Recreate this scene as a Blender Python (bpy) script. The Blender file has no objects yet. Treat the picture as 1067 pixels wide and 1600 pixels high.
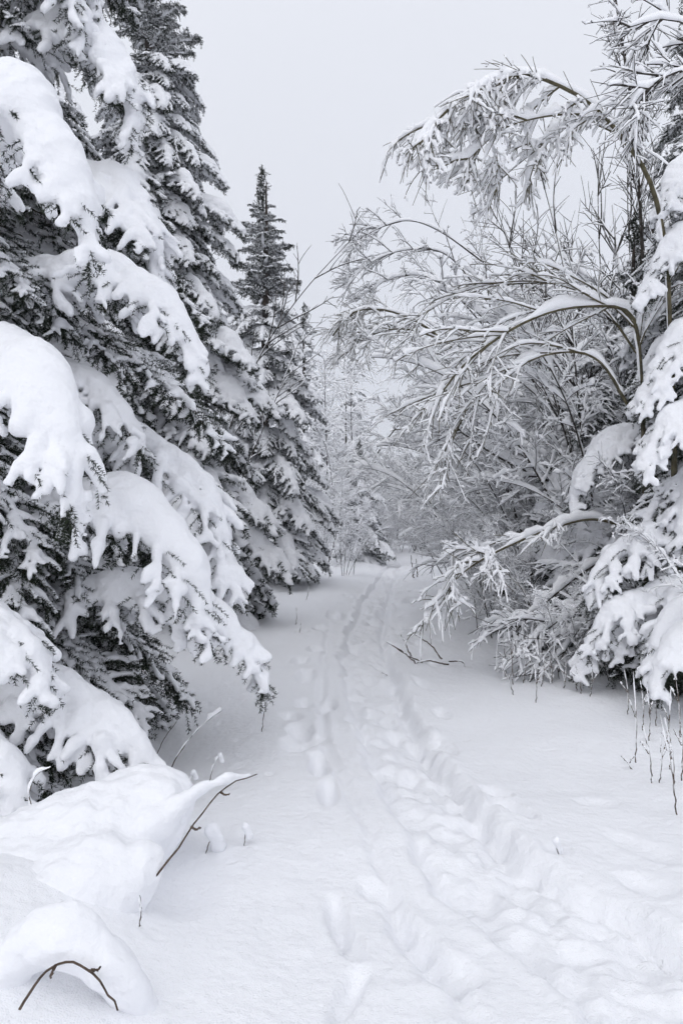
import bpy, math, numpy as np
import openvdb
from mathutils import Matrix

# ------------------------------------------------------------------ camera, sky, sun, exposure
scene = bpy.context.scene
col = scene.collection
CAM_H = 1.6
FPX = 28.0 / 36.0 * 1600.0           # focal length in pixels of the 1067 x 1600 photograph
cam_d = bpy.data.cameras.new('camera')
cam_d.sensor_fit = 'VERTICAL'; cam_d.sensor_height = 36.0; cam_d.lens = 28.0
cam_d.clip_start = 0.05; cam_d.clip_end = 2000.0
cam = bpy.data.objects.new('camera', cam_d); col.objects.link(cam)
cam.location = (0, 0, CAM_H); cam.rotation_euler = (math.radians(90), 0, 0)
scene.camera = cam

SUN_EL, SUN_AZ = math.radians(46), math.radians(205)
world = bpy.data.worlds.new('World'); scene.world = world; world.use_nodes = True
wn, wl = world.node_tree.nodes, world.node_tree.links
wn.clear()
w_out = wn.new('ShaderNodeOutputWorld'); w_bg = wn.new('ShaderNodeBackground')
w_sky = wn.new('ShaderNodeTexSky'); w_sky.sky_type = 'NISHITA'; w_sky.sun_disc = False
w_sky.sun_elevation = SUN_EL; w_sky.sun_rotation = SUN_AZ
w_sc = wn.new('ShaderNodeVectorMath'); w_sc.operation = 'SCALE'; w_sc.inputs['Scale'].default_value = 0.07
wl.new(w_sky.outputs['Color'], w_sc.inputs[0])
w_tc = wn.new('ShaderNodeTexCoord'); w_sep = wn.new('ShaderNodeSeparateXYZ')
wl.new(w_tc.outputs['Generated'], w_sep.inputs[0])
w_rmp = wn.new('ShaderNodeMapRange'); w_rmp.inputs['From Min'].default_value = 0.0
w_rmp.inputs['To Min'].default_value = 0.0; w_rmp.inputs['To Max'].default_value = 1.0
wl.new(w_sep.outputs['Z'], w_rmp.inputs['Value'])
w_cl = wn.new('ShaderNodeMixRGB')                     # even overcast cloud deck, a little brighter overhead
w_cl.inputs['Color1'].default_value = (0.755, 0.782, 0.862, 1)
w_cl.inputs['Color2'].default_value = (0.96, 0.985, 1.06, 1)
wl.new(w_rmp.outputs[0], w_cl.inputs['Fac'])
w_nz = wn.new('ShaderNodeTexNoise'); w_nz.inputs['Scale'].default_value = 2.2; w_nz.inputs['Detail'].default_value = 2
wl.new(w_tc.outputs['Generated'], w_nz.inputs['Vector'])
w_nr = wn.new('ShaderNodeMapRange'); w_nr.inputs['To Min'].default_value = 0.965; w_nr.inputs['To Max'].default_value = 1.035
wl.new(w_nz.outputs['Fac'], w_nr.inputs['Value'])
w_var = wn.new('ShaderNodeVectorMath'); w_var.operation = 'SCALE'
wl.new(w_cl.outputs[0], w_var.inputs[0]); wl.new(w_nr.outputs[0], w_var.inputs['Scale'])
w_mix = wn.new('ShaderNodeMixRGB'); w_mix.inputs['Fac'].default_value = 0.94
wl.new(w_sc.outputs[0], w_mix.inputs['Color1']); wl.new(w_var.outputs[0], w_mix.inputs['Color2'])
wl.new(w_mix.outputs[0], w_bg.inputs['Color']); w_bg.inputs['Strength'].default_value = 1.0
wl.new(w_bg.outputs[0], w_out.inputs['Surface'])
world.cycles.sampling_method = 'NONE'      # an even sky needs no importance map

sun_d = bpy.data.lights.new('sun', 'SUN'); sun_d.energy = 0.82; sun_d.angle = math.radians(70)
sun_d.color = (1.0, 0.985, 0.96)
sun = bpy.data.objects.new('sun', sun_d); col.objects.link(sun)
sun.rotation_euler = (math.radians(90) - SUN_EL, 0, math.pi - SUN_AZ)      # azimuth counted clockwise from the view direction
scene.view_settings.view_transform = 'Standard'; scene.view_settings.look = 'None'
scene.view_settings.gamma = 1.0; scene.view_settings.use_curve_mapping = False
scene.view_settings.exposure = 0.0
scene.cycles.use_denoising = True
scene.cycles.max_bounces = 5; scene.cycles.diffuse_bounces = 4; scene.cycles.glossy_bounces = 1
scene.cycles.transmission_bounces = 0; scene.cycles.transparent_max_bounces = 2
scene.cycles.use_adaptive_sampling = True; scene.cycles.adaptive_threshold = 0.06; scene.cycles.adaptive_min_samples = 16

UP = np.array([0, 0, 1.0])

def at(px, py, Y):
    """a pixel of the photograph at depth Y as a point of the place"""
    return np.array([(px - 533.5) / FPX * Y, Y, CAM_H - (py - 800.0) / FPX * Y])

def gpt(px, py):
    Y = CAM_H * FPX / (py - 800.0)
    return ((px - 533.5) / FPX * Y, Y)

# ------------------------------------------------------------------ materials
def new_mat(name):
    m = bpy.data.materials.new(name); m.use_nodes = True
    return m, m.node_tree.nodes, m.node_tree.links, m.node_tree.nodes['Principled BSDF']

def snow_mat(name, grain, lump, c=(0.90, 0.907, 0.935)):
    m, n, l, b = new_mat(name)
    b.inputs['Base Color'].default_value = (*c, 1)
    b.inputs['Roughness'].default_value = 0.75
    b.inputs['Specular IOR Level'].default_value = 0.18
    tc = n.new('ShaderNodeNewGeometry')
    if not lump: return m
    t1 = n.new('ShaderNodeTexNoise'); t1.inputs['Scale'].default_value = 24.0; t1.inputs['Detail'].default_value = 1.5
    t2 = n.new('ShaderNodeTexNoise'); t2.inputs['Scale'].default_value = 170.0; t2.inputs['Detail'].default_value = 0
    l.new(tc.outputs['Position'], t1.inputs['Vector']); l.new(tc.outputs['Position'], t2.inputs['Vector'])
    ad = n.new('ShaderNodeMath'); ad.operation = 'MULTIPLY_ADD'; ad.inputs[1].default_value = grain / lump
    l.new(t2.outputs['Fac'], ad.inputs[0]); l.new(t1.outputs['Fac'], ad.inputs[2])
    b1 = n.new('ShaderNodeBump'); b1.inputs['Strength'].default_value = 1.0; b1.inputs['Distance'].default_value = lump
    l.new(ad.outputs[0], b1.inputs['Height']); l.new(b1.outputs[0], b.inputs['Normal'])
    return m

def two_tone(name, c1, c2, scale, rough=0.85, bump=0.0, stretch=(1, 1, 1)):
    m, n, l, b = new_mat(name)
    tc = n.new('ShaderNodeNewGeometry'); mp = n.new('ShaderNodeMapping'); mp.inputs['Scale'].default_value = stretch
    t = n.new('ShaderNodeTexNoise'); t.inputs['Scale'].default_value = scale; t.inputs['Detail'].default_value = 5
    l.new(tc.outputs['Position'], mp.inputs['Vector']); l.new(mp.outputs[0], t.inputs['Vector'])
    r = n.new('ShaderNodeValToRGB')
    r.color_ramp.elements[0].position = 0.36; r.color_ramp.elements[0].color = (*c1, 1)
    r.color_ramp.elements[1].position = 0.66; r.color_ramp.elements[1].color = (*c2, 1)
    l.new(t.outputs['Fac'], r.inputs['Fac']); l.new(r.outputs[0], b.inputs['Base Color'])
    b.inputs['Roughness'].default_value = rough; b.inputs['Specular IOR Level'].default_value = 0.2
    if bump:
        bn = n.new('ShaderNodeBump'); bn.inputs['Distance'].default_value = bump
        l.new(t.outputs['Fac'], bn.inputs['Height']); l.new(bn.outputs[0], b.inputs['Normal'])
    return m

M_GROUND = snow_mat('snow_on_ground', 0.0034, 0.011)
M_SNOW = snow_mat('snow_on_boughs', 0.0012, 0.012)
M_TSNOW = snow_mat('snow_on_twigs', 0, 0, (0.945, 0.95, 0.97))
M_NEEDLE = two_tone('spruce_needles', (0.009, 0.014, 0.009), (0.027, 0.036, 0.021), 9.0, 0.8)
M_TWIG = two_tone('spruce_twig_bark', (0.040, 0.028, 0.020), (0.085, 0.060, 0.042), 30.0)
M_TRUNK = two_tone('spruce_trunk_bark', (0.022, 0.017, 0.014), (0.070, 0.052, 0.040), 14.0, 0.9, 0.02, (1, 1, 0.35))
M_BARK = two_tone('shrub_bark', (0.022, 0.019, 0.017), (0.062, 0.053, 0.043), 18.0, 0.8)
M_OLIVE = two_tone('olive_bark', (0.060, 0.052, 0.030), (0.135, 0.118, 0.070), 14.0, 0.7)
M_STALK = two_tone('dry_stalk', (0.055, 0.040, 0.032), (0.14, 0.105, 0.08), 40.0, 0.85)

# ------------------------------------------------------------------ mesh and object helpers
def mesh(name, verts, faces, mats, smooth=True, mat_index=None):
    """faces: list of integer arrays (F,3) or (F,4); mat_index: one index for each array"""
    me = bpy.data.meshes.new(name)
    verts = np.asarray(verts, np.float32)
    me.vertices.add(len(verts)); me.vertices.foreach_set('co', verts.ravel())
    faces = [f for f in faces]
    idx = np.concatenate([f.ravel() for f in faces]).astype(np.int32)
    cnt = np.concatenate([np.full(len(f), f.shape[1]) for f in faces]).astype(np.int32)
    st = np.concatenate([[0], np.cumsum(cnt)[:-1]]).astype(np.int32)
    me.loops.add(len(idx)); me.loops.foreach_set('vertex_index', idx)
    me.polygons.add(len(cnt)); me.polygons.foreach_set('loop_start', st); me.polygons.foreach_set('loop_total', cnt)
    if mat_index is not None:
        mi = np.concatenate([np.full(len(f), k) for f, k in zip(faces, mat_index)]).astype(np.int32)
        me.polygons.foreach_set('material_index', mi)
    me.polygons.foreach_set('use_smooth', np.full(len(cnt), smooth, bool))
    for m in mats: me.materials.append(m)
    me.update(calc_edges=True); me.validate()
    return me

def thing(name, label, cat, loc=(0, 0, 0), rotz=0.0, group=None, scale=1.0):
    o = bpy.data.objects.new(name, None); col.objects.link(o)
    o.empty_display_size = 0.2
    o.location = loc; o.rotation_euler = (0, 0, rotz); o.scale = (scale,) * 3
    o['label'] = label; o['category'] = cat
    if group: o['group'] = group
    return o

def part(name, me, parent, loc=(0, 0, 0), rot=(0, 0, 0), scale=(1, 1, 1)):
    o = bpy.data.objects.new(name, me); col.objects.link(o)
    o.parent = parent; o.location = loc; o.rotation_euler = rot
    o.scale = (scale,) * 3 if np.isscalar(scale) else scale
    return o

def sstep(a, b, x):
    t = np.clip((x - a) / (b - a), 0, 1); return t * t * (3 - 2 * t)

def norm(v): return v / np.maximum(np.linalg.norm(v, axis=-1, keepdims=True), 1e-9)

def smooth_path(pts, n):
    """Catmull-Rom through the points, n samples evenly spaced by length"""
    p = np.asarray(pts, float); P = np.vstack([2 * p[0] - p[1], p, 2 * p[-1] - p[-2]])
    out = []
    for i in range(len(p) - 1):
        a, b, c, d = P[i:i + 4]; t = np.linspace(0, 1, 16, endpoint=False)[:, None]
        out.append(0.5 * (2 * b + (c - a) * t + (2 * a - 5 * b + 4 * c - d) * t ** 2 + (3 * b - a - 3 * c + d) * t ** 3))
    q = np.vstack(out + [p[-1:]])
    s = np.concatenate([[0], np.cumsum(np.linalg.norm(np.diff(q, axis=0), axis=1))])
    u = np.linspace(0, s[-1], n)
    return np.stack([np.interp(u, s, q[:, k]) for k in range(3)], 1)

def frames(P, ref=UP):
    T = norm(np.gradient(P, axis=-2))
    S = np.cross(T, np.broadcast_to(ref, T.shape)); ln = np.linalg.norm(S, axis=-1, keepdims=True)
    S = np.where(ln > 0.05, S / np.maximum(ln, 1e-9), np.array([0, 1.0, 0]))
    S = norm(S - T * (S * T).sum(-1, keepdims=True))
    return T, S, np.cross(S, T)

def tube_faces(B, N, K, off=0):
    b, i, k = np.meshgrid(np.arange(B), np.arange(N - 1), np.arange(K), indexing='ij')
    k2 = (k + 1) % K; base = b * N * K
    return (np.stack([base + i * K + k, base + i * K + k2, base + (i + 1) * K + k2, base + (i + 1) * K + k], -1)
            .reshape(-1, 4) + off)

def tubes(P, R, K):
    """P (B,N,3), R (B,N) -> verts, quads"""
    T, S, U = frames(P)
    a = np.arange(K) / K * 2 * np.pi
    ring = S[..., None, :] * np.cos(a)[:, None] + U[..., None, :] * np.sin(a)[:, None]
    V = P[..., None, :] + ring * R[..., None, None]
    return V.reshape(-1, 3), tube_faces(P.shape[0], P.shape[1], K)

def grow(p0, d0, L, N, droop, wob, rng, power=1.0, lift=0.0):
    """polylines that bend down under their load: (B,3),(B,3),(B,) -> (B,N,3)"""
    B = len(p0); out = np.zeros((B, N, 3)); out[:, 0] = p0; d = norm(d0.copy()); st = (L / (N - 1))[:, None]
    droop = np.broadcast_to(droop, (B,))[:, None]
    drift = rng.normal(size=(B, 3)) * wob
    for i in range(1, N):
        s = (i / N) ** power
        drift = drift * 0.7 + rng.normal(size=(B, 3)) * wob * 0.7
        d = d + drift * st * 4 + np.array([0, 0, -1.0]) * droop * st * s * 2 + UP * lift * st
        d = norm(d); out[:, i] = out[:, i - 1] + d * st
    return out

def sample(P, t):
    """P (B,N,3), t (B,M) in 0..1 -> points (B,M,3), tangents"""
    N = P.shape[1]; f = np.clip(t, 0, 1) * (N - 1); i = np.minimum(f.astype(int), N - 2); w = (f - i)[..., None]
    b = np.arange(len(P))[:, None]
    return P[b, i] * (1 - w) + P[b, i + 1] * w, norm(P[b, i + 1] - P[b, i])

def length(P): return np.linalg.norm(np.diff(P, axis=1), axis=2).sum(1)

class Bag:
    def __init__(s): s.v = []; s.f = []; s.m = []; s.n = 0
    def add(s, v, f, m=0):
        s.v.append(v); s.f.append(f + s.n); s.m.append(m); s.n += len(v)
    def mesh(s, name, mats, smooth=True): return mesh(name, np.vstack(s.v), s.f, mats, smooth, s.m)

# smooth lump of snow grown round weighted points
def snow_lump(C, R, vox, a=3.0, squash=1.0):
    C = np.asarray(C, float); R = np.asarray(R, float)
    rg = np.random.default_rng(len(C)); R = R * np.exp(rg.normal(size=len(R)) * .13)
    keep = R > vox * 0.75; C, R = C[keep], R[keep]
    lo = (C - 2.1 * R[:, None]).min(0) - 2 * vox
    dim = (np.ceil(((C + 2.1 * R[:, None]).max(0) - lo) / vox) + 3).astype(int)
    F = np.zeros(dim, np.float32)
    Cg = (C - lo) / vox; Rg = R / vox; W = np.ceil(2.0 * Rg).astype(int)
    base = np.floor(Cg).astype(int); ea = math.exp(a)
    for k in range(len(C)):
        w = W[k]; g = np.arange(-w, w + 1); i, j, h = base[k]; x, y, z = Cg[k] - base[k]; q = -a / Rg[k] ** 2
        i0, j0, h0 = max(i - w, 0), max(j - w, 0), max(h - w, 0)
        ex = np.exp(q * (g - x) ** 2)[i0 - i + w:]; ey = np.exp(q * (g - y) ** 2)[j0 - j + w:]; ez = np.exp(q * (g - z) ** 2)[h0 - h + w:] * ea
        F[i0:i + w + 1, j0:j + w + 1, h0:h + w + 1] += ex[:, None, None] * ey[None, :, None] * ez[None, None, :]
    G = np.clip(-np.log(F + 1e-6) / a, -0.8, 0.8).astype(np.float32)
    gr = openvdb.FloatGrid(0.8); gr.copyFromArray(G, tolerance=0.0)
    p, q = gr.convertToQuads(0.0)
    p = p.astype(np.float64) * vox + lo; D = np.zeros_like(p)
    for k in range(9):                                 # slumps and dimples a few centimetres across
        w = rg.uniform(.035, .14); D += np.sin(p @ (norm(rg.normal(size=3)) * 2 * np.pi / w) + rg.uniform(0, 6.28))[:, None] * norm(rg.normal(size=3)) * w * .028
    return p + D * min(1.0, R.mean() / .03), q.astype(np.int64)

# ------------------------------------------------------------------ spruce bough
def along(P, spacing):
    """points and tangents every `spacing` metres along all polylines: pts, tans, t, row"""
    L = length(P); n = np.maximum((L / spacing).astype(int), 2)
    row = np.repeat(np.arange(len(P)), n)
    k = np.arange(len(row)) - np.repeat(np.cumsum(n) - n, n)
    t = (k + 0.5) / n[row]
    N = P.shape[1]; f = t * (N - 1); i = np.minimum(f.astype(int), N - 2); w = (f - i)[:, None]
    return P[row, i] * (1 - w) + P[row, i + 1] * w, norm(P[row, i + 1] - P[row, i]), t, row

def needles(P, spacing, ln, wd, per, rng, tmin=0.0):
    p, T, t, row = along(P, spacing)
    k = t >= tmin; p, T = p[k], T[k]
    p = np.repeat(p, per, 0); T = np.repeat(T, per, 0); n = len(p)
    r = rng.normal(size=(n, 3)); r = norm(r - T * (r * T).sum(1, keepdims=True))
    d = norm(T * rng.uniform(0.35, 0.9, (n, 1)) + r)
    s = norm(np.cross(d, rng.normal(size=(n, 3))))
    l = ln * rng.uniform(0.75, 1.2, (n, 1)); q = p + T * rng.uniform(-.5, .5, (n, 1)) * spacing
    V = np.stack([q - s * wd * .5, q + s * wd * .5, q + d * l], 1).reshape(-1, 3)
    return V, np.arange(3 * n).reshape(-1, 3)

def make_bough(axis, seed, side=0.55, nside=22, nsub=8, droop=1.3, heavy=1.0, pad=1.0, vox=0.015,
               nd=(0.011, 0.018, 0.0032, 4), r_wood=0.016, radial=False, finger=1.0, bare=0.25, spread=54, outer=False, name='spruce'):
    """a spruce bough along `axis` -> (wood and needles mesh, snow mesh)"""
    rng = np.random.default_rng(seed)
    A = axis[None]; LA = length(A)[0]; NA = len(axis)
    # first order branchlets, both sides
    s = np.repeat(np.linspace(0.10, 0.97, nside), 2) + rng.uniform(-.015, .015, nside * 2)
    sg = np.tile([1.0, -1.0], nside)
    p, T = sample(A, s[None]); p, T = p[0], T[0]
    S = np.cross(T, UP); ln = np.linalg.norm(S, axis=1, keepdims=True); S = np.where(ln > .15, S / np.maximum(ln, 1e-9), [0, 1.0, 0])
    if radial:
        az = rng.uniform(0, 2 * np.pi, len(s)); S = np.stack([np.cos(az), np.sin(az), 0 * az], 1); sg = np.ones(len(s))
    U = np.cross(S, T)
    an = np.radians(rng.uniform(spread - 10, spread + 10, len(s)))[:, None]
    d = T * np.cos(an) + S * sg[:, None] * np.sin(an) + U * rng.uniform(0.0, 0.25, (len(s), 1))
    prof = np.minimum(1, s / 0.22) * (1 - s) ** 0.65 * 1.25 + 0.16 if not outer else (0.30 + 0.75 * sstep(.15, .55, s)) * (1 - s) ** .5 * 1.15 + 0.12
    L1 = side * prof * rng.uniform(0.7, 1.2, len(s))
    P1 = grow(p, d, L1, 11, droop / np.maximum(L1, .12) * 0.55, 0.10, rng, 0.8 if not outer else .45)
    # second order
    m = nsub; t = np.tile(np.linspace(0.16, 0.93, m), (len(P1), 1)) + rng.uniform(-.04, .04, (len(P1), m))
    p2, T2 = sample(P1, t); S2 = np.cross(T2, UP); l2 = np.linalg.norm(S2, axis=2, keepdims=True)
    S2 = np.where(l2 > .15, S2 / np.maximum(l2, 1e-9), [1.0, 0, 0])
    sg2 = np.where((np.arange(m) % 2) == 0, 1.0, -1.0)[None, :, None]
    d2 = T2 * 0.72 + S2 * sg2 * rng.uniform(0.55, 0.95, (len(P1), m, 1)) + rng.normal(size=T2.shape) * 0.08
    L2 = (L1[:, None] * (0.50 * (1 - t)) + (.075 if outer else 0.045)) * rng.uniform(0.6, 1.25, t.shape)
    P2 = grow(p2.reshape(-1, 3), d2.reshape(-1, 3), L2.ravel(), 6, droop / 0.2 * 0.22, 0.10, rng)
    bag = Bag()
    ra = np.linspace(r_wood, 0.004, NA)[None]
    bag.add(*tubes(A, ra, 6), 0)
    bag.add(*tubes(P1, np.linspace(.0045, .0018, 11)[None] * np.ones((len(P1), 1)), 3), 0)
    sp, nl, nw, per = nd
    bag.add(*needles(P1, sp, nl, nw, per, rng), 1)
    bag.add(*needles(P2, sp, nl, nw, per, rng), 1)
    bag.add(*needles(A, sp, nl, nw, per, rng, 0.35), 1)
    # short twigs hanging free below the snow
    m3 = 4; p3, T3 = sample(P1, rng.uniform(.1, .7 if outer else .95, (len(P1), m3)))
    d3 = T3 * .5 + np.array([0, 0, -1.0]) + rng.normal(size=T3.shape) * .25
    P3 = grow(p3.reshape(-1, 3), d3.reshape(-1, 3), rng.uniform(.06, .17, p3.shape[0] * m3) * (1.15 if outer else .9), 4, .8, .1, rng)
    bag.add(*needles(P3, sp, nl, nw, per, rng), 1)
    me = bag.mesh(name + '_bough', [M_TWIG, M_NEEDLE], smooth=False)
    # snow
    C, R = [], []
    def lay(P, r0, r1, lift, fac=None, tmin=0.0, tpow=1.0):
        pts, T, t, row = along(P, max(0.55 * min(r0, r1 + .006), vox * .7))
        hz = np.sqrt(np.clip(1 - T[:, 2] ** 2, 0, 1))
        r = (r0 + (r1 - r0) * t ** tpow) * (0.55 + 0.45 * hz)
        if fac is not None: r = r * fac[row]
        ph = np.sin(t * 9 + row * 2.3) * .10 + np.sin(t * 23 + row * 5.1) * .07
        r = r * (1 + ph); r[t < tmin] = 0
        C.append(pts + UP * (lift * r * (0.35 + 0.65 * hz))[:, None]); R.append(r)
    lay(P1, 0.034 * heavy, 0.020 * heavy * finger, 0.75, rng.uniform(0.7, 1.2, len(P1)))
    f2 = np.where(rng.random(len(P2)) < bare, 0.0, rng.uniform(0.75, 1.25, len(P2)))
    lay(P2, 0.021 * heavy * finger, 0.016 * heavy * finger, 0.7, f2)
    # thick pad along the axis, heaviest in the outer half
    pts, T, t, row = along(A, 0.025)
    hz = np.sqrt(np.clip(1 - T[:, 2] ** 2, 0, 1))
    r = pad * (0.028 + 0.075 * (sstep(.1, .62, t) if outer else np.clip(t * 1.5, 0, 1)) * (1 - t ** 6 * .62)) * (0.6 + .4 * hz)
    r *= 1 + 0.16 * np.sin(t * 11 + seed) + 0.10 * np.sin(t * 27 + seed * 2.1)
    C.append(pts + UP * (0.72 * r)[:, None]); R.append(r)
    if outer:                                          # broad lumps either side of the axis
        S_ = norm(np.cross(T, UP) + 1e-6)
        for q in range(2):
            k = rng.random(len(t)) < .30; k &= t > .3
            o = S_[k] * (rng.choice([-1, 1], k.sum()) * rng.uniform(.3, 1.05, k.sum()) * side * .28)[:, None]
            rr = r[k] * rng.uniform(.45, .85, k.sum())
            C.append(pts[k] + o + UP * (-.35 * np.linalg.norm(o, axis=1) + .3 * rr)[:, None]); R.append(rr)
    # lumps resting on the branchlets
    k = rng.random(len(P1)) < 0.6
    pp, _ = sample(P1[k], rng.uniform(0.15, 0.55, (k.sum(), 1)))
    rr = pad * 0.055 * rng.uniform(.6, 1.25, k.sum()) * np.minimum(1, L1[k] / .35)
    C.append(pp[:, 0] + UP * (0.55 * rr)[:, None]); R.append(rr)
    v, q = snow_lump(np.vstack(C), np.concatenate(R), vox)
    return me, mesh(name + '_snow', v, [q], [M_SNOW])

def axis_curve(L, p0, p1, n=26, power=1.0, seed=0):
    """bough axis in its own x-z plane, pitch going from p0 to p1 degrees"""
    rng = np.random.default_rng(seed); s = np.linspace(0, 1, n)
    pit = np.radians(p0 + (p1 - p0) * s ** power); yaw = np.cumsum(rng.normal(size=n)) * 0.035
    d = np.stack([np.cos(pit) * np.cos(yaw), np.cos(pit) * np.sin(yaw), np.sin(pit)], 1)
    return np.vstack([[0, 0, 0], np.cumsum(d[:-1], 0) * L / (n - 1)])

# ------------------------------------------------------------------ leafless stems with snow
WIND = norm(np.array([-0.35, -0.22, 1.0]))
def twig_snow(P, w, h, rng, rb=0.004, cling=0.42, gap=0.10):
    """ridge of snow lying on polylines: w half width, h height (B,N)"""
    T, S, U = frames(P, WIND)
    hz = np.sqrt(np.clip(1 - T[..., 2] ** 2, 0, 1)); f = cling + (1 - cling) * hz
    B, N = P.shape[:2]
    x = np.linspace(0, 1, N)[None] * np.ones((B, 1)); ph = rng.uniform(0, 6.28, (B, 3)); fr = rng.uniform(4, 16, (B, 3))
    nz = rng.lognormal(0, .40, (B, N)) + 0.30 * np.sin(x * fr[:, :1] + ph[:, :1]) + 0.18 * np.sin(x * fr[:, 1:2] * 2 + ph[:, 1:2]) + rng.normal(size=(B, N)) * 0.10
    hole = (np.sin(x * fr[:, 2:] + ph[:, 2:]) > 1 - 2 * gap) | (rng.random((B, N)) < gap * .35)
    nz = np.where(hole, 0.12, nz);  nz[:, 1:-1] = .15 * nz[:, :-2] + .7 * nz[:, 1:-1] + .15 * nz[:, 2:]; nz[:, -1] *= .5
    W = w * f * np.clip(nz, .1, 2) ** .5; Hh = h * f * np.clip(nz, .1, 2)
    rb = np.broadcast_to(rb, (B, N)); wb = np.minimum(rb * .9, W)
    cx = np.stack([wb, W, W * .45, -W * .55, -W, -wb], -1)
    cy = np.stack([rb * .35, rb * .5 + Hh * .38, rb * .5 + Hh * .95, rb * .5 + Hh, rb * .5 + Hh * .42, rb * .35], -1)
    V = P[..., None, :] + S[..., None, :] * cx[..., None] + U[..., None, :] * cy[..., None]
    return V.reshape(-1, 3), tube_faces(B, N, 6)

def children(P, m, t0, t1, ang, lat, Lr, rng, up=0.0, tp=1.0):
    """m side shoots for each polyline: starts, directions, lengths"""
    t = t0 + (t1 - t0) * np.sort(rng.random((len(P), m)), 1) ** tp
    p, T = sample(P, t); r = rng.normal(size=T.shape) * np.array([1, 1, lat]); r[..., 2] += up
    r = norm(r - T * (r * T).sum(-1, keepdims=True)); an = np.radians(rng.uniform(ang[0], ang[1], t.shape))[..., None]
    d = T * np.cos(an) + r * np.sin(an)
    L = rng.uniform(Lr[0], Lr[1], t.shape) * (1.15 - 0.6 * t)
    return p.reshape(-1, 3), d.reshape(-1, 3), L.ravel()

def make_stem(axis, seed, r0=0.025, n1=12, L1=(0.6, 1.3), t1=(0.3, 0.98), n2=6, L2=(0.25, 0.6), n3=2, L3=(0.12, 0.3),
              droop=(0.5, 0.9, 0.8), ang=(28, 60), up=0.2, snow=1.0, bark=None, tip=0.004, hang=0.0, name='stem', gap=.10, cling=.42, wob=1.0, ang2=(22, 62), rb=1.0):
    rng = np.random.default_rng(seed); bark = bark or M_BARK
    A = axis[None]; NA = len(axis); bag, sb = Bag(), Bag()
    ra = (r0 + (tip - r0) * np.linspace(0, 1, NA) ** 0.9)[None]
    bag.add(*tubes(A, ra, 7))
    s = np.linspace(0, 1, NA)[None]
    sb.add(*twig_snow(A, np.maximum(ra * 1.0, .014) * snow ** .5, (0.022 + 0.030 * np.minimum(1, s * 1.6)) * snow, rng, ra, gap=gap, cling=.15))
    p, d, L = children(A, n1, t1[0], t1[1], ang, 0.6, L1, rng, up, 0.8)
    P1 = grow(p, d, L, 15, droop[0], 0.10 * wob, rng)
    r1 = rb * np.linspace(0.0120, 0.0050, 15)[None] * (0.6 + 0.4 * L / L.max())[:, None]
    bag.add(*tubes(P1, r1, 4)); sb.add(*twig_snow(P1, 0.0140 * snow ** .5 + 0 * r1, 0.027 * snow + 0 * r1, rng, r1, gap=gap, cling=cling))
    p, d, L = children(P1, n2, 0.10, 1.0, ang2, 0.8, L2, rng, up * .4 - hang)
    L = L * rng.choice([.4, .8, 1.2], len(L))
    P2 = grow(p, d, L, 7, droop[1], 0.14 * wob, rng)
    r2 = rb * np.linspace(0.0054, 0.0028, 7)[None] * np.ones((len(P2), 1))
    k = rng.random(len(P2)) < .85                      # the others shed their snow
    bag.add(*tubes(P2, r2, 3)); sz = rng.uniform(.55, 1.25, (k.sum(), 1)) * snow
    sb.add(*twig_snow(P2[k], 0.0095 * sz ** .5 + 0 * r2[k], 0.018 * sz + 0 * r2[k], rng, r2[k], gap=gap, cling=cling))
    p, d, L = children(P1, 2, 0.2, 1.0, (14, 50), 0.9, (.15, .5), rng, .1)
    Pb = grow(p, d, L, 5, .2, 0.08, rng)               # thin bare shoots
    bag.add(*tubes(Pb, rb * np.linspace(.0042, .0024, 5)[None] * np.ones((len(Pb), 1)), 3))
    if n3:
        p, d, L = children(P2, n3, 0.15, 1.0, (25, 60), 0.6, L3, rng, -hang)
        L = L * rng.choice([.5, 1.0], len(L)); P3 = grow(p, d, L, 4, droop[2], 0.15, rng)
        r3 = rb * np.linspace(0.0038, 0.0022, 4)[None] * np.ones((len(P3), 1))
        bag.add(*tubes(P3, r3, 3)); sb.add(*twig_snow(P3, 0.0085 * snow ** .5 + 0 * r3, 0.014 * snow + 0 * r3, rng, r3, gap=gap, cling=cling))
    return bag.mesh(name + '_bark', [bark]), sb.mesh(name + '_snow', [M_TSNOW])

def stem_axis(L, lean, droop, seed, power=1.5, n=30, wob=0.02):
    rng = np.random.default_rng(seed)
    return grow(np.zeros((1, 3)), np.array([[math.sin(lean), 0, math.cos(lean)]]), np.array([L]), n, droop, wob, rng, power)[0]

# ------------------------------------------------------------------ the snow covered ground
def vnoise(x, y, sc, seed):
    x = x / sc + seed * 17.13; y = y / sc + seed * 7.77
    i = np.floor(x); j = np.floor(y); fx = x - i; fy = y - j
    fx = fx * fx * fx * (fx * (fx * 6 - 15) + 10); fy = fy * fy * fy * (fy * (fy * 6 - 15) + 10)
    def h(a, b):
        v = np.sin(a * 127.1 + b * 311.7 + seed * 74.7) * 43758.5453
        return (v - np.floor(v)) * 2 - 1
    return (h(i, j) * (1 - fx) + h(i + 1, j) * fx) * (1 - fy) + (h(i, j + 1) * (1 - fx) + h(i + 1, j + 1) * fx) * fy

def track(pix):
    g = sorted(gpt(*p)[::-1] for p in pix)
    return np.array([a for a, b in g]), np.array([b for a, b in g])

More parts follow.
